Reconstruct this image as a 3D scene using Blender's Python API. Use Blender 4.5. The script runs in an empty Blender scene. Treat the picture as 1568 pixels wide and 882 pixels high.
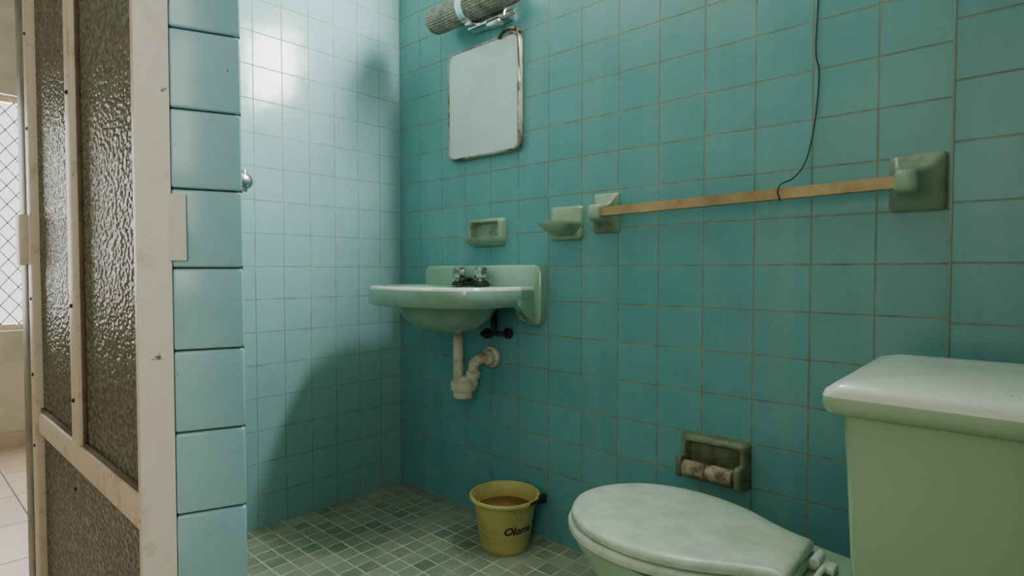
import bpy, bmesh, math, random
from mathutils import Vector, Matrix
random.seed(4)
sc = bpy.context.scene
COL = sc.collection

# ------------------------------------------------------------------ materials
def srgb(r, g, b):
    def f(c):
        c /= 255.0
        return c/12.92 if c <= 0.04045 else ((c+0.055)/1.055)**2.4
    return (f(r), f(g), f(b), 1.0)

def new_mat(name):
    m = bpy.data.materials.new(name); m.use_nodes = True
    nt = m.node_tree; nt.nodes.clear()
    out = nt.nodes.new('ShaderNodeOutputMaterial')
    b = nt.nodes.new('ShaderNodeBsdfPrincipled')
    nt.links.new(b.outputs[0], out.inputs[0])
    return m, nt, b

def mixc(nt, fac, a, b, blend='MIX'):
    n = nt.nodes.new('ShaderNodeMix'); n.data_type = 'RGBA'; n.blend_type = blend
    for sock, v in ((0, fac), (6, a), (7, b)):
        if hasattr(v, 'is_output'): nt.links.new(v, n.inputs[sock])
        else: n.inputs[sock].default_value = v
    return n.outputs[2]

def noise(nt, scale, detail=4, rough=0.6, vec=None):
    n = nt.nodes.new('ShaderNodeTexNoise')
    n.inputs['Scale'].default_value = scale; n.inputs['Detail'].default_value = detail
    n.inputs['Roughness'].default_value = rough
    if vec is None:
        vec = nt.nodes.new('ShaderNodeTexCoord').outputs['Object']
    nt.links.new(vec, n.inputs['Vector'])
    return n.outputs['Fac']

def ramp(nt, src, p0, p1, c0=(0, 0, 0, 1), c1=(1, 1, 1, 1)):
    r = nt.nodes.new('ShaderNodeValToRGB')
    r.color_ramp.elements[0].position = p0; r.color_ramp.elements[1].position = p1
    r.color_ramp.elements[0].color = c0; r.color_ramp.elements[1].color = c1
    nt.links.new(src, r.inputs[0]); return r.outputs[0]

def bump(nt, b, h, strength, dist=0.002):
    n = nt.nodes.new('ShaderNodeBump'); n.inputs['Strength'].default_value = strength
    n.inputs['Distance'].default_value = dist
    nt.links.new(h, n.inputs['Height']); nt.links.new(n.outputs[0], b.inputs['Normal'])

def mat(name, c, c2=None, rough=0.4, scale=8, p=(0.45, 0.7), metallic=0.0, bmp=0.0, bscale=None, coat=0.0, spots=None):
    m, nt, b = new_mat(name)
    if c2 is None:
        c2 = tuple(x*0.8 for x in c[:3])+(1,)
    f = ramp(nt, noise(nt, scale, 6, 0.65), p[0], p[1])
    col = mixc(nt, f, c, c2)
    if spots:   # (colour, scale, threshold) small grime flecks
        s = ramp(nt, noise(nt, spots[1], 3, 0.6), spots[2], spots[2]+0.05)
        col = mixc(nt, s, col, spots[0])
    nt.links.new(col, b.inputs['Base Color'])
    b.inputs['Roughness'].default_value = rough
    b.inputs['Metallic'].default_value = metallic
    b.inputs['Coat Weight'].default_value = coat
    if bmp: bump(nt, b, noise(nt, bscale or scale*4, 4), bmp)
    return m

def tile_mat(name, axes, tw, th, off, c1, c2, grout, ms=0.002, rough=0.2, dirt=None, dirt_amt=0.35, wav=0.25, smooth=0.3, gb=0.9, streak=0.0, streak_col=None, wscale=16, spec=0.5):
    m, nt, b = new_mat(name)
    b.inputs['Specular IOR Level'].default_value = spec
    tc = nt.nodes.new('ShaderNodeTexCoord')
    sep = nt.nodes.new('ShaderNodeSeparateXYZ'); nt.links.new(tc.outputs['Object'], sep.inputs[0])
    comb = nt.nodes.new('ShaderNodeCombineXYZ')
    for i, a in enumerate(axes):
        ad = nt.nodes.new('ShaderNodeMath'); ad.operation = 'ADD'
        nt.links.new(sep.outputs['XYZ'.index(a)], ad.inputs[0]); ad.inputs[1].default_value = off[i]
        nt.links.new(ad.outputs[0], comb.inputs[i])
    br = nt.nodes.new('ShaderNodeTexBrick'); br.offset = 0.0; br.squash = 1.0
    nt.links.new(comb.outputs[0], br.inputs['Vector'])
    br.inputs['Scale'].default_value = 1.0
    br.inputs['Brick Width'].default_value = tw; br.inputs['Row Height'].default_value = th
    br.inputs['Mortar Size'].default_value = ms; br.inputs['Mortar Smooth'].default_value = smooth
    br.inputs['Color1'].default_value = c1; br.inputs['Color2'].default_value = c2
    gcol = mixc(nt, ramp(nt, noise(nt, 14, 5), 0.35, 0.7), grout, tuple(x*0.55 for x in grout[:3])+(1,))
    nt.links.new(gcol, br.inputs['Mortar'])
    col = br.outputs['Color']
    d = dirt or tuple(x*0.6 for x in c1[:3])+(1,)
    f = ramp(nt, noise(nt, 3.5, 8, 0.7), 0.42, 0.85, (0, 0, 0, 1), (dirt_amt,)*3+(1,))
    col = mixc(nt, f, col, d)
    if streak > 0:   # limescale / drip streaks running down the tiles
        mp = nt.nodes.new('ShaderNodeMapping'); mp.inputs['Scale'].default_value = (9, 9, 0.7)
        nt.links.new(tc.outputs['Object'], mp.inputs[0])
        s = ramp(nt, noise(nt, 1.0, 5, 0.6, mp.outputs[0]), 0.5, 0.8, (0, 0, 0, 1), (streak,)*3+(1,))
        col = mixc(nt, s, col, streak_col or srgb(170, 190, 184))
        sp = ramp(nt, noise(nt, 60, 3, 0.6), 0.71, 0.77, (0, 0, 0, 1), (0.4, 0.4, 0.4, 1))
        col = mixc(nt, sp, col, srgb(86, 92, 74))
    nt.links.new(col, b.inputs['Base Color'])
    rr = nt.nodes.new('ShaderNodeMapRange')
    nt.links.new(br.outputs['Fac'], rr.inputs[0]); rr.inputs[3].default_value = rough; rr.inputs[4].default_value = 0.85
    nt.links.new(rr.outputs[0], b.inputs['Roughness'])
    inv = nt.nodes.new('ShaderNodeMath'); inv.operation = 'MULTIPLY_ADD'
    nt.links.new(br.outputs['Fac'], inv.inputs[0]); inv.inputs[1].default_value = -gb
    nz = noise(nt, wscale, 2, 0.4)
    mu = nt.nodes.new('ShaderNodeMath'); mu.operation = 'MULTIPLY'; nt.links.new(nz, mu.inputs[0]); mu.inputs[1].default_value = wav
    nt.links.new(mu.outputs[0], inv.inputs[2])
    bump(nt, b, inv.outputs[0], 0.6, 0.003)
    return m

T = 0.11; TWB = 0.1277; TWA = 0.0986
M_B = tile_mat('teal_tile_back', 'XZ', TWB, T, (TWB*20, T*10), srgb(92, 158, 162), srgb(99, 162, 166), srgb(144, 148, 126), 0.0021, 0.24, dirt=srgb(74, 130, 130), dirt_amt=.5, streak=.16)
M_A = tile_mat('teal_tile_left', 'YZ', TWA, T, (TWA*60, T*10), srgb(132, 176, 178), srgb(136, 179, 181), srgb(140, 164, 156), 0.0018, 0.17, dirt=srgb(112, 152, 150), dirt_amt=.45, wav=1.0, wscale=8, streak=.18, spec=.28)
M_P = tile_mat('teal_tile_pillar', 'XZ', TWB*1.7, T*1.0, (TWB*34-1.797, T*10), srgb(88, 152, 156), srgb(94, 156, 160), srgb(138, 142, 120), 0.0021, 0.24, dirt=srgb(74, 128, 128), dirt_amt=.5, streak=.16)
M_R = tile_mat('teal_tile_right', 'YZ', TWB, T, (TWB*60, T*10), srgb(92, 158, 162), srgb(99, 162, 166), srgb(144, 148, 126), 0.0021, 0.24, dirt=srgb(74, 130, 130), dirt_amt=.5, streak=.16)
M_C = mat('teal_tile_partition', srgb(142, 184, 188), srgb(130, 174, 178), 0.22, 7, bmp=0.1, bscale=12, spots=(srgb(90, 110, 104), 45, .71))
M_FL = tile_mat('green_mosaic_floor', 'XY', 0.057, 0.057, (5.7, 5.7), srgb(88, 112, 94), srgb(126, 146, 126), srgb(196, 192, 168), 0.003, 0.42, srgb(176, 174, 152), 0.85)
M_FH = tile_mat('cream_floor_tile', 'XY', 0.33, 0.33, (6.6, 6.7), srgb(210, 192, 168), srgb(196, 178, 152), srgb(140, 124, 102), 0.003, 0.4, srgb(150, 130, 105), 0.5)
M_GROUT = mat('grout', srgb(92, 106, 94), None, 0.9, 20)
M_PAINT = mat('cream_paint', srgb(216, 206, 186), srgb(196, 184, 160), 0.8, 3)
M_CEIL = mat('ceiling_paint', srgb(180, 180, 170), None, 0.9, 2)
M_FRAME = mat('aged_cream_enamel', srgb(190, 178, 156), srgb(146, 126, 98), 0.5, 20, (0.54, 0.74), bmp=0.2, spots=(srgb(60, 48, 34), 40, .70))
M_JAMB = mat('chipped_white_paint', srgb(208, 202, 188), srgb(176, 160, 134), 0.55, 12, (0.58, 0.76), bmp=0.2, spots=(srgb(104, 88, 66), 38, .71))
M_POST = mat('grey_green_enamel', srgb(116, 116, 98), srgb(84, 80, 64), 0.5, 14)
M_SINK = mat('green_porcelain', srgb(138, 176, 156), srgb(122, 158, 138), 0.14, 5, coat=0.5, spots=(srgb(96, 112, 88), 42, .71))
M_SINKW = mat('pale_porcelain', srgb(210, 220, 210), srgb(180, 196, 180), 0.16, 9, coat=0.4)
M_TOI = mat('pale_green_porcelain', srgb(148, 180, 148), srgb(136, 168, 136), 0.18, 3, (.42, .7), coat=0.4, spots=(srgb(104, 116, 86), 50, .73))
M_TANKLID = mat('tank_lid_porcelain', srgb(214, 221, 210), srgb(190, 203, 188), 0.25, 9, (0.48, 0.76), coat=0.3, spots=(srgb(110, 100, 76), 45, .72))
M_SEAT = mat('marbled_seat_plastic', srgb(194, 208, 190), srgb(168, 186, 165), 0.32, 18, (0.40, 0.66), spots=(srgb(120, 126, 98), 50, .71))
M_CER = mat('dirty_green_ceramic', srgb(134, 160, 136), srgb(98, 114, 88), 0.3, 18, (0.48, 0.70), coat=0.2)
M_CER2 = mat('grimy_green_ceramic', srgb(118, 134, 106), srgb(78, 82, 60), 0.4, 20, (0.44, 0.66))
M_WOOD = mat('worn_wood', srgb(186, 160, 118), srgb(136, 110, 74), 0.6, 9, (0.4, 0.7), bmp=0.2)
M_CHROME = mat('chrome', srgb(228, 230, 230), srgb(180, 180, 176), 0.2, 30, metallic=1.0)
M_BLACK = mat('black_rubber', srgb(28, 28, 28), None, 0.5)
M_PVC = mat('aged_pvc', srgb(206, 198, 176), srgb(152, 136, 106), 0.45, 22, (0.48, 0.7))
M_BUCKET = mat('yellow_plastic', srgb(186, 178, 108), srgb(160, 150, 86), 0.4, 8, spots=(srgb(130, 116, 70), 45, .69))
M_BWATER = mat('rusty_water', srgb(150, 98, 66), srgb(110, 62, 44), 0.12, 12)
M_BROWN = mat('rusted_steel', srgb(96, 70, 46), srgb(50, 38, 28), 0.7, 30)
M_PAPER = mat('worn_roller', srgb(176, 166, 142), srgb(104, 86, 64), 0.7, 24, (0.43, 0.6))
M_TRIM = mat('aged_trim', srgb(120, 142, 132), srgb(132, 130, 106), 0.6, 20)
M_MESH = mat('window_mesh_wire', srgb(190, 180, 160), None, 0.6)

def glass_mat():
    m, nt, b = new_mat('pebbled_obscure_glass')
    b.inputs['Base Color'].default_value = srgb(196, 196, 172)
    b.inputs['Roughness'].default_value = 0.22
    b.inputs['Transmission Weight'].default_value = 1.0
    b.inputs['IOR'].default_value = 1.45
    tc = nt.nodes.new('ShaderNodeTexCoord')
    v = nt.nodes.new('ShaderNodeTexVoronoi'); v.inputs['Scale'].default_value = 160
    v.feature = 'SMOOTH_F1'
    mp = nt.nodes.new('ShaderNodeMapping'); mp.inputs['Scale'].default_value = (0.5, 1, 1)
    nt.links.new(tc.outputs['Object'], mp.inputs[0]); nt.links.new(mp.outputs[0], v.inputs['Vector'])
    bump(nt, b, v.outputs['Distance'], 0.8, 0.004)
    d = nt.nodes.new('ShaderNodeBsdfDiffuse')
    cr = ramp(nt, v.outputs['Distance'], 0.1, 0.7, srgb(70, 72, 58), srgb(116, 118, 98))
    nt.links.new(cr, d.inputs[0])
    mx = nt.nodes.new('ShaderNodeMixShader'); mx.inputs[0].default_value = 0.72
    out = [n for n in nt.nodes if n.type == 'OUTPUT_MATERIAL'][0]
    nt.links.new(b.outputs[0], mx.inputs[1]); nt.links.new(d.outputs[0], mx.inputs[2])
    nt.links.new(mx.outputs[0], out.inputs[0])
    return m
M_GLASS = glass_mat()

def lampglass_mat():
    m, nt, b = new_mat('ribbed_lamp_glass')
    v = nt.nodes.new('ShaderNodeTexVoronoi'); v.inputs['Scale'].default_value = 170
    tc = nt.nodes.new('ShaderNodeTexCoord'); nt.links.new(tc.outputs['Object'], v.inputs['Vector'])
    c = ramp(nt, v.outputs['Distance'], 0.1, 0.7, srgb(104, 102, 88), srgb(164, 162, 146))
    c = mixc(nt, ramp(nt, noise(nt, 18, 4), .45, .7), c, srgb(88, 78, 58))
    nt.links.new(c, b.inputs['Base Color'])
    b.inputs['Roughness'].default_value = 0.3
    bump(nt, b, v.outputs['Distance'], 0.5, 0.003)
    return m
M_LAMP = lampglass_mat()

def mirror_mat():
    m, nt, b = new_mat('clouded_mirror')
    b.inputs['Base Color'].default_value = srgb(204, 210, 208)
    f = ramp(nt, noise(nt, 12, 6, 0.7), 0.4, 0.75, (0.28,)*3+(1,), (0.6,)*3+(1,))
    b.inputs['Metallic'].default_value = 0.5
    nt.links.new(f, b.inputs['Roughness'])
    return m
M_MIRROR = mirror_mat()

# ------------------------------------------------------------------ mesh helpers
def mk(name, bm, mats, parent=None, smooth=False, auto=None):
    me = bpy.data.meshes.new(name)
    bmesh.ops.recalc_face_normals(bm, faces=bm.faces)
    if smooth:
        for f in bm.faces: f.smooth = True
        if auto is not None:
            for e in bm.edges:
                if len(e.link_faces) == 2 and e.calc_face_angle(0) > auto: e.smooth = False
    bm.to_mesh(me); bm.free()
    ob = bpy.data.objects.new(name, me); COL.objects.link(ob)
    for m in (mats if isinstance(mats, (list, tuple)) else [mats]): me.materials.append(m)
    if parent: attach(ob, parent)
    return ob

def empty(name, loc):
    e = bpy.data.objects.new(name, None); e.location = loc; COL.objects.link(e)
    e.empty_display_size = 0.05
    return e

def attach(ob, par):
    ob.parent = par
    ob.matrix_parent_inverse = Matrix.Translation(par.location).inverted()

def add_box(bm, lo, hi, bev=0.0, seg=2, mi=0):
    r = bmesh.ops.create_cube(bm, size=1.0)
    vs = r['verts']
    for v in vs:
        v.co = Vector([lo[i]+(v.co[i]+0.5)*(hi[i]-lo[i]) for i in range(3)])
    fs = list({f for v in vs for f in v.link_faces})
    for f in fs: f.material_index = mi
    if bev > 0:
        es = list({e for v in vs for e in v.link_edges})
        r = bmesh.ops.bevel(bm, geom=es, offset=bev, segments=seg, affect='EDGES', profile=0.5)
        for f in r['faces']: f.material_index = mi

def boxes(name, lst, mats, parent=None, bev=0.0, seg=2):
    bm = bmesh.new()
    for l in lst: add_box(bm, l[0], l[1], bev, seg, l[2] if len(l) > 2 else 0)
    return mk(name, bm, mats, parent, smooth=bev > 0, auto=0.6)

def loft(bm, rings, cap0=True, cap1=True, mi=0, mis=None):
    vr = [[bm.verts.new(p) for p in r] for r in rings]
    n = len(vr[0])
    for k in range(len(vr)-1):
        for i in range(n):
            f = bm.faces.new((vr[k][i], vr[k][(i+1) % n], vr[k+1][(i+1) % n], vr[k+1][i]))
            f.material_index = mis[k] if mis else mi
    if cap0: bm.faces.new(vr[0]).material_index = mi
    if cap1: bm.faces.new(vr[-1][::-1]).material_index = (mis[-1] if mis else mi)

def lathe(bm, prof, c, axis='Z', seg=40, mi=0, mis=None, cap0=True, cap1=True):
    rings = []
    for r, h in prof:
        ring = []
        for i in range(seg):
            a = 2*math.pi*i/seg; x, y = r*math.cos(a), r*math.sin(a)
            if axis == 'Z': p = (c[0]+x, c[1]+y, c[2]+h)
            elif axis == 'X': p = (c[0]+h, c[1]+x, c[2]+y)
            else: p = (c[0]+x, c[1]+h, c[2]+y)
            ring.append(p)
        rings.append(ring)
    loft(bm, rings, cap0, cap1, mi, mis)

def rrect(cx, cz, w, h, r, y, n=5):
    """rounded rectangle ring in the plane of the back wall (x,z) at depth y"""
    pts = []
    r = min(r, w/2-1e-4, h/2-1e-4)
    for (sx, sz, a0) in ((1, 1, 0), (-1, 1, 90), (-1, -1, 180), (1, -1, 270)):
        for k in range(n+1):
            a = math.radians(a0+90*k/n)
            pts.append((cx+sx*(w/2-r)+r*math.cos(a), y, cz+sz*(h/2-r)+r*math.sin(a)))
    return pts

def catmull(pts, closed=True, n=8):
    out = []; N = len(pts)
    rng = range(N) if closed else range(N-1)
    for i in rng:
        if closed: p = [Vector(pts[(i+k-1) % N]) for k in range(4)]
        else: p = [Vector(pts[min(max(i+k-1, 0), N-1)]) for k in range(4)]
        for j in range(n):
            t = j/n
            out.append(0.5*((2*p[1])+(-p[0]+p[2])*t+(2*p[0]-5*p[1]+4*p[2]-p[3])*t*t+(-p[0]+3*p[1]-3*p[2]+p[3])*t**3))
    if not closed: out.append(Vector(pts[-1]))
    return out

def tube(name, pts, r, m, parent=None, seg=14, smooth_path=True, n=8):
    P = catmull(pts, False, n) if smooth_path and len(pts) > 2 else [Vector(p) for p in pts]
    bm = bmesh.new(); rings = []
    up = None
    for i, p in enumerate(P):
        d = (P[min(i+1, len(P)-1)]-P[max(i-1, 0)]).normalized()
        if up is None:
            up = Vector((0, 0, 1)) if abs(d.z) < 0.9 else Vector((0, 1, 0))
        s = d.cross(up).normalized(); up = s.cross(d).normalized()
        rings.append([p+s*math.cos(2*math.pi*k/seg)*r+up*math.sin(2*math.pi*k/seg)*r for k in range(seg)])
    loft(bm, rings)
    return mk(name, bm, m, parent, smooth=True, auto=0.9)

def prism(name, pts, z0, z1, m, parent=None):
    bm = bmesh.new()
    loft(bm, [[(p[0], p[1], z0) for p in pts], [(p[0], p[1], z1) for p in pts]])
    return mk(name, bm, m, parent)

def wall_with_hole(name, axis, a0, a1, t0, t1, z0, z1, hole, m):
    h0, h1, hz0, hz1 = hole
    L = [(a0, h0, z0, z1), (h1, a1, z0, z1), (h0, h1, z0, hz0), (h0, h1, hz1, z1)]
    lst = []
    for a, b, c, d in L:
        if axis == 'X': lst.append(((a, t0, c), (b, t1, d)))
        else: lst.append(((t0, a, c), (t1, b, d)))
    return boxes(name, lst, m)

CE = 2.35
# ------------------------------------------------------------------ room shell
WB = (0.72, 1.40, 1.77, 2.19)
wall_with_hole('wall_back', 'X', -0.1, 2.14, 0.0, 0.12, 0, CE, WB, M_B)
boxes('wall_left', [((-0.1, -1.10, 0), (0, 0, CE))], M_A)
boxes('wall_right', [((2.02, -1.6, 0), (2.14, 0, CE))], M_R)
WR = (-2.5, -1.75, 0.95, 2.05)  # unseen opening, added to house the fill light
wall_with_hole('wall_hallway_right', 'Y', -2.6, -1.6, 2.02, 2.14, 0, CE, WR, M_PAINT)
boxes('wall_pillar', [((1.797, -0.12, 0), (2.02, 0, CE))], M_P)
boxes('trim_1', [((1.7955, -0.1215, 0), (1.800, -0.001, CE))], M_TRIM, bev=0.0012)
boxes('floor', [((-0.1, -1.18, -0.08), (2.02, 0, 0))], M_FL)
boxes('floor_hallway', [((-1.83, -2.6, -0.08), (2.02, -1.18, 0)), ((-1.83, -1.18, -0.08), (-0.1, 0.12, 0))], M_FH)
boxes('ceiling', [((-1.93, -2.7, CE), (2.14, 0.12, CE+0.08))], M_CEIL)
WL = (-1.75, -0.76, 0.57, 1.73)
wall_with_hole('wall_hallway_left', 'Y', -2.6, 0.12, -1.93, -1.83, 0, CE, WL, M_PAINT)
boxes('wall_hallway_back', [((-1.83, 0.0, 0), (-0.1, 0.12, CE))], M_PAINT)
boxes('wall_hallway_front', [((-1.93, -2.7, 0), (2.14, -2.6, CE))], M_PAINT)
boxes('baseboard_hallway', [((-1.83, -2.6, 0), (-1.815, 0, 0.07))], M_FH)
boxes('wall_lintel', [((-0.1, -1.2, 2.12), (2.02, -1.1, CE))], M_PAINT)

# windows
def window(name, axis, hole, t, m, vbars, hbars, w=0.03):
    a0, a1, z0, z1 = hole
    lst = [(a0, a0+w, z0, z1), (a1-w, a1, z0, z1), (a0+w, a1-w, z0, z0+w), (a0+w, a1-w, z1-w, z1)]
    for v in vbars: lst.append((v-w/3, v+w/3, z0+w, z1-w))
    for h in hbars: lst.append((a0+w, a1-w, h-w/3, h+w/3))
    L = []
    for a, b, c, d in lst:
        if axis == 'X': L.append(((a, t-0.02, c), (b, t+0.02, d)))
        else: L.append(((t-0.02, a, c), (t+0.02, b, d)))
    return boxes(name, L, m)
window('window_1', 'X', WB, 0.095, M_FRAME, [0.95], [], 0.02)
w2 = window('window_2', 'Y', WL, -1.89, M_FRAME, [-1.25], [])
window('added_fill_window', 'Y', WR, 2.10, M_FRAME, [-2.12], [])  # unseen frame behind the camera, added around the fill light
# lattice security mesh of the hallway window
bm = bmesh.new()
a0, a1, z0, z1 = WL
step = 0.07
k = -int((z1-z0)/step)
while a0+k*step < a1:
    for s in (1, -1):
        A = a0+k*step
        t0 = max(0, a0-A); t1 = min(a1-A, (z1-z0)/1.3)
        if t1 > t0:
            p = Vector((-1.86, A+t0, z0+t0*1.3)); q = Vector((-1.86, A+t1, z0+t1*1.3))
            if s < 0:
                p.z = z1-(p.z-z0); q.z = z1-(q.z-z0)
            d = (q-p).normalized(); n = d.cross(Vector((1, 0, 0)))*0.0022; x = Vector((0.0015, 0, 0))
            loft(bm, [[p+n+x, p-n+x, p-n-x, p+n-x], [q+n+x, q-n+x, q-n-x, q+n-x]])
    k += 1
mk('window_security_mesh', bm, M_MESH)

# ------------------------------------------------------------------ tiled partition end
P1 = Vector((1.029, -1.163)); P2 = Vector((1.062, -1.081))
d = (P2-P1).normalized(); nin = Vector((-d.y, d.x))
part = empty('wall_partition', (1.03, -1.11, 0))
q = [P1+nin*0.008, P2+nin*0.008, P2+nin*0.05, P1+nin*0.05]
prism('core', q, 0, CE, M_GROUT, part)
bm = bmesh.new()
L = (P2-P1).length
cuts = [.870-.1155*k for k in range(7, 0, -1)]+[.870+.110*k for k in range(0, 14)]
cuts = [0.0]+[c for c in cuts if 0.02 < c < CE-.01]+[CE]
for za, zb in zip(cuts[:-1], cuts[1:]):
    z0, z1 = za+0.0012, zb-0.0012
    tb = bmesh.new()
    add_box(tb, (0.0, 0, z0), (L, 0.011, z1), 0.0035, 3)
    jit = random.uniform(-.0006, .0006)
    for v in tb.verts:
        p = P1+d*v.co.x+nin*(v.co.y+jit)
        v.co = Vector((p.x, p.y, v.co.z))
    me = bpy.data.meshes.new('t'); tb.to_mesh(me); tb.free(); bm.from_mesh(me); bpy.data.meshes.remove(me)
mk('tiles', bm, M_C, part, smooth=True, auto=0.8)
prism('rear_face', [P2+nin*0.0508, P1+nin*0.0508, P1+nin*0.075, P2+nin*0.075], 0, CE, M_PAINT, part)

# ------------------------------------------------------------------ glazed door
door = empty('door_1', (0.6, -1.175, 0))
J1 = Vector((1.004, -1.199))
prism('jamb', [J1, P1-d*0.0005, P1-d*0.0005+nin*0.018, J1+nin*0.012], 0, 2.12, M_JAMB, door)
bm = bmesh.new()
add_box(bm, (-0.004, -0.004, 0.880), (0.018, 0.003, 0.972), 0.001)
for v in bm.verts:
    p = P1+d*v.co.x+nin*v.co.y
    v.co = Vector((p.x, p.y, v.co.z))
mk('strike_plate', bm, M_JAMB, door)
LT = 2.08
yf, yb = -1.19, -1.158
boxes('leaf_frame', [((0.955, yf, 0.02), (0.985, yb, LT)),
                     ((0.12, yf, 0.02), (0.178, yb, LT)),
                     ((0.178, yf+.003, 0.02), (0.955, yb, 0.10)),
                     ((0.178, yf+.003, 0.485), (0.955, yb, 0.535)),
                     ((0.178, yf+.003, LT-0.06), (0.955, yb, LT)),
                     ((0.535, yf+.001, 0.535), (0.590, yb, LT-0.06))], M_FRAME, door, 0.003)
boxes('glazing_bead', [((0.585, yf+.008, 0.535), (0.600, -1.1765, LT-0.06)), ((0.942, yf+.008, 0.535), (0.957, -1.1765, LT-0.06)),
                       ((0.6, yf+.008, 0.533), (0.942, -1.1765, 0.543)), ((0.18, yf+.008, 0.533), (0.535, -1.1765, 0.543)), ((0.18, yf+.008, 0.477), (0.955, -1.1765, 0.487))],
      mat('dark_putty', srgb(92, 76, 54), srgb(56, 46, 34), .8, 30), door, .001)
boxes('glass_panes', [((0.178, -1.176, 0.535), (0.535, -1.171, LT-0.06)),
                      ((0.590, -1.176, 0.535), (0.955, -1.171, LT-0.06)),
                      ((0.178, -1.176, 0.10), (0.955, -1.171, 0.485))], M_GLASS, door)
boxes('frame_post', [((0.02, -1.19, 0), (0.105, -1.12, 2.12)), ((0.09, -1.188, 0), (0.116, -1.145, 2.12))], M_POST, door, 0.003)
boxes('hinge', [((0.07, -1.205, 0.88), (0.135, -1.189, 1.0))], M_FRAME, door, 0.003)
bm = bmesh.new()
for zc in (0.45, 0.62, 0.80, 1.2, 1.42):
    for xc in (0.562, 0.15):
        lathe(bm, [(0.004, 0), (0.004, -0.003), (0.002, -0.004)], (xc, yf+0.001, zc), 'Y', 10)
mk('screws', bm, M_BLACK, door)

# ------------------------------------------------------------------ mirror
mir = empty('wall_mirror', (0.48, 0, 1.27))
cx, cz, w, h = 0.490, 1.455, 0.345, 0.385
bm = bmesh.new()
loft(bm, [rrect(cx, cz, w-.01, h-.01, .03, -0.004), rrect(cx, cz, w, h, .03, -0.006), rrect(cx, cz, w, h, .03, -0.022),
          rrect(cx, cz, w-.004, h-.004, .03, -0.025), rrect(cx, cz, w-.014, h-.014, .026, -0.025), rrect(cx, cz, w-.016, h-.016, .025, -0.0225)], True, False)
mk('frame', bm, mat('mirror_frame', srgb(176, 174, 158), srgb(84, 70, 50), 0.4, 14, (0.46, 0.64), metallic=0.2), mir, True, 0.6)
bm = bmesh.new()
loft(bm, [rrect(cx, cz, w-.015, h-.015, .025, -0.021), rrect(cx, cz, w-.015, h-.015, .025, -0.0228)])
mk('glass', bm, M_MIRROR, mir)
tube('hook', [(0.575, -0.026, 1.640), (0.60, -0.032, 1.652), (0.63, -0.03, 1.656), (0.645, -0.012, 1.653), (0.648, -0.0, 1.652)], 0.0055, M_BROWN, mir)
tube('hook_wire', [(0.66, -0.018, 1.50), (0.662, -0.028, 1.60), (0.657, -0.028, 1.65), (0.645, -0.02, 1.658)], 0.003, M_BROWN, mir)

# ------------------------------------------------------------------ wall lamp
lamp = empty('wall_lamp', (0.48, 0, 1.70))
LX, LZ = 0.02, -0.022
bm = bmesh.new()
prof = [(0.012, 0), (0.033, 0.004), (0.042, 0.02), (0.044, 0.05)]
prof += [(0.044, 0.05+i*0.32/8) for i in range(1, 9)]
prof += [(0.042, 0.40), (0.033, 0.413), (0.012, 0.417)]
rings = []
NSG = 120
for r, hh in prof:
    ring = []
    for i in range(NSG):
        a = 2*math.pi*i/NSG; rr = r*(1+.035*math.cos(30*a))
        ring.append((0.268+LX+hh, -0.075+rr*math.cos(a), 1.776+LZ+rr*math.sin(a)))
    rings.append(ring)
loft(bm, rings)
mk('glass_tube', bm, M_LAMP, lamp, True)
bm = bmesh.new()
lathe(bm, [(0.0465, 0), (0.049, 0.002), (0.049, 0.03), (0.0465, 0.032)], (0.44+LX, -0.075, 1.776+LZ), 'X', 32)
lathe(bm, [(0.02, -0.012), (0.030, -0.010), (0.038, 0.004), (0.030, 0.012)], (0.685+LX, -0.075, 1.776+LZ), 'X', 32)
add_box(bm, (0.425+LX, -0.05, 1.715+LZ), (0.60+LX, 0.0, 1.748+LZ), 0.006)
add_box(bm, (0.44+LX, -0.075, 1.72+LZ), (0.472+LX, -0.01, 1.74+LZ), 0.004)
add_box(bm, (0.52+LX, -0.055, 1.700+LZ), (0.58+LX, -0.02, 1.722+LZ), 0.008)
lathe(bm, [(0.012, 0), (0.012, 0.02), (0.007, 0.03)], (0.60+LX, -0.03, 1.73+LZ), 'X', 16)
mk('chrome_bracket', bm, M_CHROME, lamp, True, 0.5)

# ------------------------------------------------------------------ ceramic accessories
def ceramic_frame(parent, name, cx, cz, w, h, dep, th, m, inner_dep=0.004):
    bm = bmesh.new()
    loft(bm, [rrect(cx, cz, w, h, .012, -0.0), rrect(cx, cz, w, h, .014, -dep*.35), rrect(cx, cz, w-.012, h-.012, .014, -dep*.9),
              rrect(cx, cz, w-.02, h-.02, .012, -dep), rrect(cx, cz, w-2*th+.006, h-2*th+.006, .012, -dep), rrect(cx, cz, w-2*th, h-2*th, .012, -dep*.85),
              rrect(cx, cz, w-2*th-.01, h-2*th-.01, .012, -inner_dep)])
    return mk(name, bm, m, parent, True, 0.9)

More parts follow.
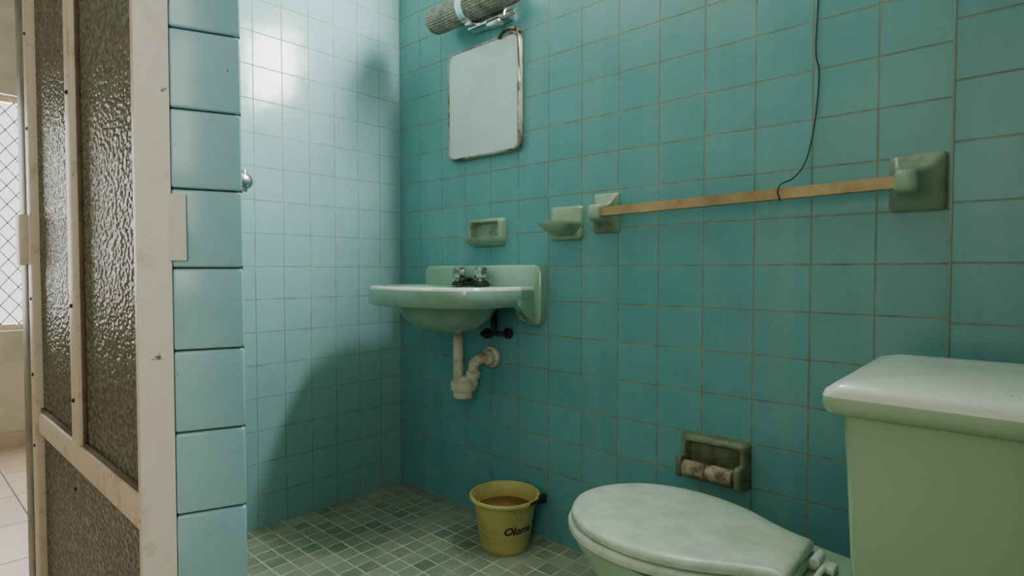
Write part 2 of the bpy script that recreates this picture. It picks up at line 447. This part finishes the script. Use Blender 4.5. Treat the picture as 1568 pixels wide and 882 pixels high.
# soap dish with deep frame
sd = empty('soap_dish', (0.5, 0, 0.955))
ceramic_frame(sd, 'frame', 0.502, 1.0, 0.165, 0.096, 0.028, 0.016, M_CER)
bm = bmesh.new()
def dring(cx, cy, w, dp, z, n=10, r=0.02):
    """half-rounded tray ring: flat against wall at y=0, rounded toward the room"""
    pts = [(cx+w/2, -0.0, z), ]
    for k in range(n+1):
        a = math.radians(90*k/n); pts.append((cx+w/2-r+r*math.cos(a), -dp+r-r*math.sin(a), z))
    for k in range(n+1):
        a = math.radians(90+90*k/n); pts.append((cx-w/2+r+r*math.cos(a), -dp+r-r*math.sin(a), z))
    pts.append((cx-w/2, 0.0, z))
    return pts
loft(bm, [dring(.502, 0, .12, .022, .952), dring(.502, 0, .16, .045, .962), dring(.502, 0, .168, .055, .975), dring(.502, 0, .166, .056, .981),
          dring(.502, 0, .15, .047, .981, r=.016), dring(.502, 0, .13, .04, .968, r=.014)])
mk('tray', bm, M_CER, sd, True, 1.0)

sd2 = empty('soap_dish', (0.84, 0, 0.965))
bm = bmesh.new()
loft(bm, [rrect(.842, 1.012, .122, .104, .012, 0), rrect(.842, 1.012, .122, .104, .014, -.008), rrect(.842, 1.012, .106, .088, .012, -.016)])
loft(bm, [dring(.842, 0, .06, .02, .972), dring(.842, 0, .09, .05, .982), dring(.842, 0, .118, .078, 1.002), dring(.842, 0, .12, .082, 1.010), dring(.842, 0, .118, .082, 1.014),
          dring(.842, 0, .102, .073, 1.013, r=.018), dring(.842, 0, .085, .06, 1.003, r=.014)])
mk('dish', bm, M_CER, sd2, True, 1.0)

# towel bar
tb = empty('towel_bar', (1.36, 0, 1.0))
def holder(name, cx, cz, w, h, ax):
    bm = bmesh.new()
    loft(bm, [rrect(cx, cz, w, h, .008, 0), rrect(cx, cz, w, h, .01, -.008), rrect(cx, cz, w-.012, h-.012, .01, -.014),
              rrect(cx*.6+ax*.4, cz, w*.72, h*.6, .01, -.026), rrect(ax, cz-.003, .044, .05, .01, -.042), rrect(ax, cz-.004, .04, .046, .01, -.078), rrect(ax, cz-.004, .03, .036, .01, -.085)])
    mk(name, bm, M_CER, tb, True, 1.0)
holder('holder_1', 0.985, 1.034, 0.088, 0.114, 0.990)
holder('holder_2', 1.732, 1.047, 0.098, 0.118, 1.722)
bm = bmesh.new()
loft(bm, [[(x, -.06+a, z+b) for a, b in ((.011, .012), (-.011, .012), (-.011, -.012), (.011, -.012))] for x, z in ((1.0, 1.032), (1.705, 1.043))])
mk('wooden_bar', bm, M_WOOD, tb)

# wire
wr = tube('hanging_wire', [(1.545, -.004, CE), (1.545, -.006, 1.9), (1.54, -.006, 1.6), (1.541, -.006, 1.48), (1.538, -.008, 1.36), (1.546, -.01, 1.315), (1.543, -.008, 1.25),
                           (1.535, -.012, 1.17), (1.522, -.02, 1.11), (1.505, -.045, 1.075), (1.488, -.068, 1.062), (1.482, -.078, 1.045), (1.487, -.074, 1.022)], 0.0015, M_BLACK, None, 8)

# toilet paper holder
tp = empty('toilet_paper_holder', (1.31, 0, 0.32))
ceramic_frame(tp, 'frame', 1.316, 0.383, 0.178, 0.122, 0.03, 0.02, M_CER2)
boxes('arms', [((1.232, -.062, .335), (1.250, -.005, .39)), ((1.382, -.062, .335), (1.400, -.005, .39))], M_CER2, tp, .007, 3)
bm = bmesh.new()
lathe(bm, [(0.008, -.002), (0.012, 0), (0.020, .003), (0.021, .06), (0.018, .062), (0.018, .072), (0.021, .074), (0.020, .128), (0.012, .132), (.008, .134)], (1.250, -.048, .360), 'X', 24)
mk('roller', bm, M_PAPER, tp, True, 0.8)

# ------------------------------------------------------------------ sink
sk = empty('wall_sink', (0.475, 0, 0.66))
C = Vector((0.475, -0.175))
outl = [(.205, -.001), (.20, -.08), (.196, -.18), (.205, -.26), (.248, -.325), (.34, -.358), (.46, -.368), (.57, -.354), (.65, -.325), (.705, -.285), (.728, -.22), (.735, -.15), (.738, -.08), (.738, -.001)]
dense = []
for i in range(len(outl)):
    a = Vector(outl[i]); b_ = Vector(outl[(i+1) % len(outl)])
    dense.append((a, b_))
def rad(ang):
    dd = Vector((math.cos(ang), math.sin(ang)))
    for a, b_ in dense:
        e = b_-a; den = dd.x*e.y-dd.y*e.x
        if abs(den) < 1e-9: continue
        ac = a-C
        t = (ac.x*e.y-ac.y*e.x)/den; s = (ac.x*dd.y-ac.y*dd.x)/den
        if t > 0 and -1e-6 <= s <= 1+1e-6: return t
    return 0.1
NS = 96
R = [rad(2*math.pi*i/NS) for i in range(NS)]
Rs = [0.25*R[i-1]+0.5*R[i]+0.25*R[(i+1) % NS] if math.sin(2*math.pi*i/NS) < 0.3 else R[i] for i in range(NS)]
def oring(inset, z):
    o = []
    for i in range(NS):
        a = 2*math.pi*i/NS; r = Rs[i]-inset
        o.append((C.x+r*math.cos(a), min(C.y+r*math.sin(a), -0.001), z))
    return o
def ering(cx, cy, rx, ry, z):
    return [(cx+rx*math.cos(2*math.pi*i/NS), cy+ry*math.sin(2*math.pi*i/NS), z) for i in range(NS)]
bm = bmesh.new()
rings = [ering(.475, -.165, .03, .03, .664), ering(.475, -.168, .085, .065, .668), ering(.475, -.17, .13, .095, .685), ering(.475, -.172, .165, .12, .712), ering(.475, -.175, .19, .135, .745),
         oring(.035, .757), oring(.008, .753), oring(0, .758), oring(0, .806), oring(.003, .813), oring(.010, .817), oring(.028, .817), oring(.034, .814),
         ering(.475, -.2, .215, .125, .812), ering(.475, -.2, .205, .118, .80), ering(.475, -.195, .18, .1, .745), ering(.475, -.19, .12, .07, .70), ering(.475, -.185, .03, .03, .69)]
mis = [0]*8+[1]*3+[0]*(len(rings)-12)
loft(bm, rings, True, True, 0, mis)
mk('basin', bm, [M_SINK, M_SINKW], sk, True, 1.2)
bm = bmesh.new()
def prof_xz(pts, y0, y1, ins):
    c = Vector((sum(p[0] for p in pts)/len(pts), sum(p[1] for p in pts)/len(pts)))
    A = [(p[0], y0, p[1]) for p in pts]; B = [(p[0], y1+ins, p[1]) for p in pts]
    Cc = [(p[0]+(ins if p[0] < c.x else -ins), y1, p[1]+(ins if p[1] < c.y else -ins)) for p in pts]
    return [A, B, Cc]
P = [(.20, .70), (.215, .695), (.25, .70), (.27, .715), (.285, .75), (.30, .765), (.635, .765), (.655, .745), (.668, .715), (.69, .698), (.73, .692), (.752, .697),
     (.760, .72), (.760, .86), (.752, .878), (.735, .885), (.22, .885), (.20, .878), (.193, .86), (.193, .72)]
loft(bm, prof_xz(P, -0.0, -.036, .006))
mk('splash_back', bm, M_SINK, sk, True, 0.7)
bm = bmesh.new()
for sx in (.196, .718):
    loft(bm, [[(sx, -.002, .70), (sx, -.045, .70), (sx, -.07, .725), (sx, -.12, .757), (sx, -.12, .78), (sx, -.002, .78)],
              [(sx+.022, -.002, .70), (sx+.022, -.045, .70), (sx+.022, -.07, .725), (sx+.022, -.12, .757), (sx+.022, -.12, .78), (sx+.022, -.002, .78)]])
bmesh.ops.bevel(bm, geom=list(bm.edges), offset=.004, segments=2, affect='EDGES')
mk('gussets', bm, M_SINK, sk, True, 0.7)
# taps
for i, (tx, ty) in enumerate(((.425, -.068), (.532, -.068))):
    bm = bmesh.new()
    lathe(bm, [(.026, 0), (.028, .003), (.026, .010), (.016, .014)], (tx, ty, .816), seg=24, mi=1)
    lathe(bm, [(.012, 0), (.012, .010), (.022, .014), (.025, .026), (.024, .042), (.016, .049), (.004, .050)], (tx, ty, .829), seg=8)
    mk('tap_%d' % (i+1), bm, [M_CHROME, M_BLACK], sk, True, 0.6)
tube('spout', [(.478, -.055, .816), (.478, -.06, .834), (.478, -.09, .838), (.478, -.115, .830)], .008, M_BLACK, sk)
tube('tap_link', [(.405, -.068, .824), (.48, -.068, .826), (.555, -.068, .824)], .009, M_BLACK, sk)

# drain
dr = empty('sink_drain_pipe', (.45, -.1, .43))
px, py = .452, -.1
bm = bmesh.new()
lathe(bm, [(.026, .245), (.026, .225), (.019, .222), (.018, .215), (.018, .06), (.024, .058), (.026, .05), (.026, .03)], (px, py, .43), seg=28)
lathe(bm, [(.024, 0), (.034, .004), (.036, .012), (.036, .026), (.042, .028), (.046, .036), (.046, .056), (.040, .062), (.034, .064), (.030, .075), (.02, .08)], (px+.012, py+.014, .428), seg=28)
lathe(bm, [(.026, 0), (.026, .02), (.02, .024), (.02, .03)], (px+.042, py+.03, .50), seg=24)
mk('trap_body', bm, M_PVC, dr, True, 0.7)
tube('outlet_elbow', [(px+.04, py+.03, .475), (px+.042, py+.03, .53), (px+.05, py+.036, .557), (px+.066, py+.06, .567), (px+.075, py+.099, .568)], .018, M_PVC, dr, 18)
bm = bmesh.new()
lathe(bm, [(.03, 0), (.036, -.003), (.036, -.015), (.028, -.02), (.026, -.035), (.02, -.04)], (px+.073, -.001, .568), 'Y', 28)
mk('wall_flange', bm, M_PVC, dr, True, 0.7)
vp = empty('supply_pipe', (.54, -.02, .67))
tube('pipe_1', [(.50, -.0, .648), (.50, -.03, .648), (.53, -.035, .647), (.555, -.03, .66), (.558, -.03, .70), (.558, -.03, .77)], .009, M_BLACK, vp)
tube('pipe_2', [(.60, -.0, .655), (.60, -.02, .655), (.585, -.035, .655), (.565, -.04, .668), (.56, -.04, .74)], .008, M_BLACK, vp)
bm = bmesh.new()
lathe(bm, [(.016, 0), (.018, -.004), (.018, -.012), (.01, -.016)], (.60, -.001, .655), 'Y', 16)
lathe(bm, [(.016, 0), (.018, -.004), (.018, -.012), (.01, -.016)], (.50, -.001, .648), 'Y', 16)
mk('valves', bm, M_BLACK, vp, True, 0.8)

# shower valve on left wall
sv = empty('shower_valve', (0.0, -.64, 1.14))
bm = bmesh.new()
lathe(bm, [(.03, 0), (.028, .006), (.014, .014), (.012, .04), (.024, .044), (.026, .06), (.02, .066), (.006, .068)], (0, -.648, 1.15), 'X', 20)
lathe(bm, [(.008, -.035), (.010, -.03), (.010, .03), (.008, .035)], (.055, -.648, 1.15), 'Z', 12)
mk('chrome_handle', bm, M_CHROME, sv, True, 0.7)

# ------------------------------------------------------------------ bucket
bk = empty('plastic_bucket', (.69, -.122, 0))
c = (.69, -.122, 0)
bm = bmesh.new()
prof = [(.066, .004), (.072, 0), (.075, .003), (.078, .02), (.084, .06), (.0855, .062), (.0845, .066), (.091, .112), (.0935, .115), (.0925, .12), (.099, .148), (.104, .150), (.106, .152), (.1115, .158), (.1125, .163), (.110, .167), (.104, .167),
        (.101, .160), (.090, .10), (.076, .012), (.070, .008)]
lathe(bm, prof, c, seg=56)
mk('shell', bm, M_BUCKET, bk, True, 0.9)
bm = bmesh.new()
lathe(bm, [(.0925, .116), (.0935, .1205), (.02, .121)], c, seg=40)
mk('water', bm, M_BWATER, bk, True)
tube('handle', [(.69+.108, -.05, .16), (.69+.115, -.07, .166), (.69+.113, -.13, .163)], .004, M_BLACK, bk)
bm = bmesh.new()
add_box(bm, (.785, -.075, .145), (.80, -.045, .172), .004)
mk('handle_lug', bm, M_BLACK, bk, True)
# lettering wrapped round the bucket
cu = bpy.data.curves.new('label', 'FONT'); cu.body = "Oloma"; cu.size = .034; cu.offset = .0009; cu.extrude = 0.0; cu.shear = 0.25
to = bpy.data.objects.new('label_tmp', cu); COL.objects.link(to)
dg = bpy.context.evaluated_depsgraph_get(); dg.update()
me = bpy.data.meshes.new_from_object(to.evaluated_get(dg)); bpy.data.objects.remove(to)
bm = bmesh.new(); bm.from_mesh(me)
bmesh.ops.subdivide_edges(bm, edges=[e for e in bm.edges if e.calc_length() > .006], cuts=2)
bmesh.ops.triangulate(bm, faces=bm.faces)
for v in bm.verts:
    hz = .070+v.co.y; rr = .0845+(hz-.066)*.145+.0014
    a = math.radians(-50)+v.co.x/rr
    v.co = Vector((c[0]+rr*math.cos(a), c[1]+rr*math.sin(a), hz))
mk('lettering', bm, M_BLACK, bk)

# ------------------------------------------------------------------ toilet
to = empty('toilet', (1.55, -.41, 0))
cy = -.413
def tshape(x0, x1, hw, n=64, taper=0.5, backw=None):
    """egg outline pointing to -x : from x1 (hinge) to x0 (tip)"""
    L = x1-x0
    ctl = [(0, .50), (.06, .54), (.16, .66), (.30, .86), (.45, .98), (.58, 1.0), (.72, .94), (.84, .78), (.93, .54), (.98, .28)]
    if backw is not None:
        ctl = [(s, max(w, backw)) if s < .4 else (s, w) for s, w in ctl]
    up = [(x1-s*L, cy+w*hw, 0) for s, w in ctl]
    dn = [(x1-s*L, cy-w*hw, 0) for s, w in reversed(ctl)]
    pts = up+[(x0, cy, 0)]+dn
    P = catmull(pts, False, 6)
    return P
def tring(P, inset, z, dome=0, cxx=None):
    c = Vector((sum(p.x for p in P)/len(P), cy, 0)); o = []
    for p in P:
        v = p-c; r = v.length; v = v*(max(r-inset, 0.001)/r)
        o.append((c.x+v.x, c.y+v.y, z))
    return o
P = tshape(1.195, 1.632, .163)
bm = bmesh.new()
loft(bm, [tring(P, .006, .372), tring(P, .001, .374), tring(P, 0, .380), tring(P, .002, .386), tring(P, .008, .3895), tring(P, .03, .3915), tring(P, .08, .3935), tring(P, .13, .394)])
mk('lid', bm, M_SEAT, to, True, 1.0)
P2_ = tshape(1.187, 1.634, .168)
bm = bmesh.new()
loft(bm, [tring(P2_, .010, .350), tring(P2_, .001, .354), tring(P2_, 0, .361), tring(P2_, .003, .368), tring(P2_, .010, .3705)])
mk('seat', bm, M_SEAT, to, True, 1.0)
# bowl
def bowl_ring(x0, x1, hw, z, sq=0.62):
    return [(p.x, p.y, z) for p in tshape(x0, x1, hw, backw=sq)]
bm = bmesh.new()
loft(bm, [bowl_ring(1.36, 1.84, .115, 0.0, .9), bowl_ring(1.355, 1.84, .115, .02, .9), bowl_ring(1.37, 1.83, .105, .06, .85), bowl_ring(1.36, 1.82, .105, .12, .85),
          bowl_ring(1.32, 1.82, .12, .18, .8), bowl_ring(1.26, 1.82, .142, .24, .75), bowl_ring(1.215, 1.84, .158, .29, .75), bowl_ring(1.192, 1.86, .168, .325, .75),
          bowl_ring(1.188, 1.86, .170, .340, .75), bowl_ring(1.194, 1.855, .166, .349, .75)])
mk('bowl', bm, M_TOI, to, True, 1.0)
bm = bmesh.new()
for s in (-1, 1):
    lathe(bm, [(.007, -.022), (.009, -.020), (.009, .020), (.007, .022)], (1.642, cy+s*.062, .366), 'Y', 16)
    add_box(bm, (1.628, cy+s*.062-.016, .35), (1.672, cy+s*.062+.016, .362), .004)
lathe(bm, [(.005, -.05), (.005, .05)], (1.655, cy, .360), 'Y', 12)
mk('hinges', bm, M_SINKW, to, True, 0.7)
# tank
def rr_xy(x0, x1, y0, y1, r, z, n=6):
    return [(p[0], p[2], z) for p in rrect((x0+x1)/2, (y0+y1)/2, x1-x0, y1-y0, r, 0, n)]
bm = bmesh.new()
ty0, ty1 = -.575, -.235
loft(bm, [rr_xy(1.75, 1.995, ty0+.03, ty1-.03, .02, .350), rr_xy(1.74, 1.998, ty0+.018, ty1-.018, .02, .37), rr_xy(1.733, 1.998, ty0+.01, ty1-.01, .02, .45),
          rr_xy(1.726, 1.998, ty0+.004, ty1-.004, .02, .60), rr_xy(1.722, 1.998, ty0, ty1, .018, .69)])
mk('tank', bm, M_TOI, to, True, 1.0)
bm = bmesh.new()
X0, X1, Y0, Y1 = 1.700, 2.004, -.590, -.205
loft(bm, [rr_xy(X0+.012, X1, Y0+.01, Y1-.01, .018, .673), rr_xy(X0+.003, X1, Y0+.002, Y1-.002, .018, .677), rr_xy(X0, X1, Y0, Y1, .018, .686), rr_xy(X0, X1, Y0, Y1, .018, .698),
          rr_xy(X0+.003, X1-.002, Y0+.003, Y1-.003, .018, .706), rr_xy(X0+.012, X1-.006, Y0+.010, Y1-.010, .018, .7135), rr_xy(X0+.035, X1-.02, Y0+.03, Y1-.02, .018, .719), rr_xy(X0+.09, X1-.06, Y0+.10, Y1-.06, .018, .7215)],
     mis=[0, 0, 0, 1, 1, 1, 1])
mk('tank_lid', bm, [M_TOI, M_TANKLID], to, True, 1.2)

# ------------------------------------------------------------------ lights
def area(name, loc, rot, sx, sy, power, col):
    l = bpy.data.lights.new(name, 'AREA'); l.shape = 'RECTANGLE'; l.size = sx; l.size_y = sy
    l.energy = power; l.color = col
    o = bpy.data.objects.new(name, l); o.location = loc; o.rotation_euler = rot; COL.objects.link(o)
    return o
area('daylight_window_1', (1.20, 0.045, 1.98), (math.radians(-90), 0, math.radians(-32)), .29, .36, 60, (1.0, 1.0, 0.95))
area('daylight_window_2', (-1.96, -1.25, 1.15), (0, math.radians(-90), 0), 1.1, .95, 42, (1.0, 0.98, 0.93))
area('added_fill_light', (2.06, -2.12, 1.5), (0, math.radians(90), 0), 1.0, .7, 8.5, (1.0, 0.97, 0.92))  # added fill from behind the camera, brightens the partition tiles and jamb
w = bpy.data.worlds.new('World'); sc.world = w; w.use_nodes = True
bg = w.node_tree.nodes['Background']; bg.inputs[0].default_value = (0.9, 0.95, 1.0, 1); bg.inputs[1].default_value = 2.0

# ------------------------------------------------------------------ camera
cam = bpy.data.cameras.new('camera'); co = bpy.data.objects.new('camera', cam); COL.objects.link(co)
cam.sensor_width = 36; cam.lens = 20.27; cam.clip_start = 0.01
co.location = (1.91, -1.44, 0.866)
co.rotation_euler = (math.radians(90-1.7), 0, math.radians(42.07))
sc.camera = co
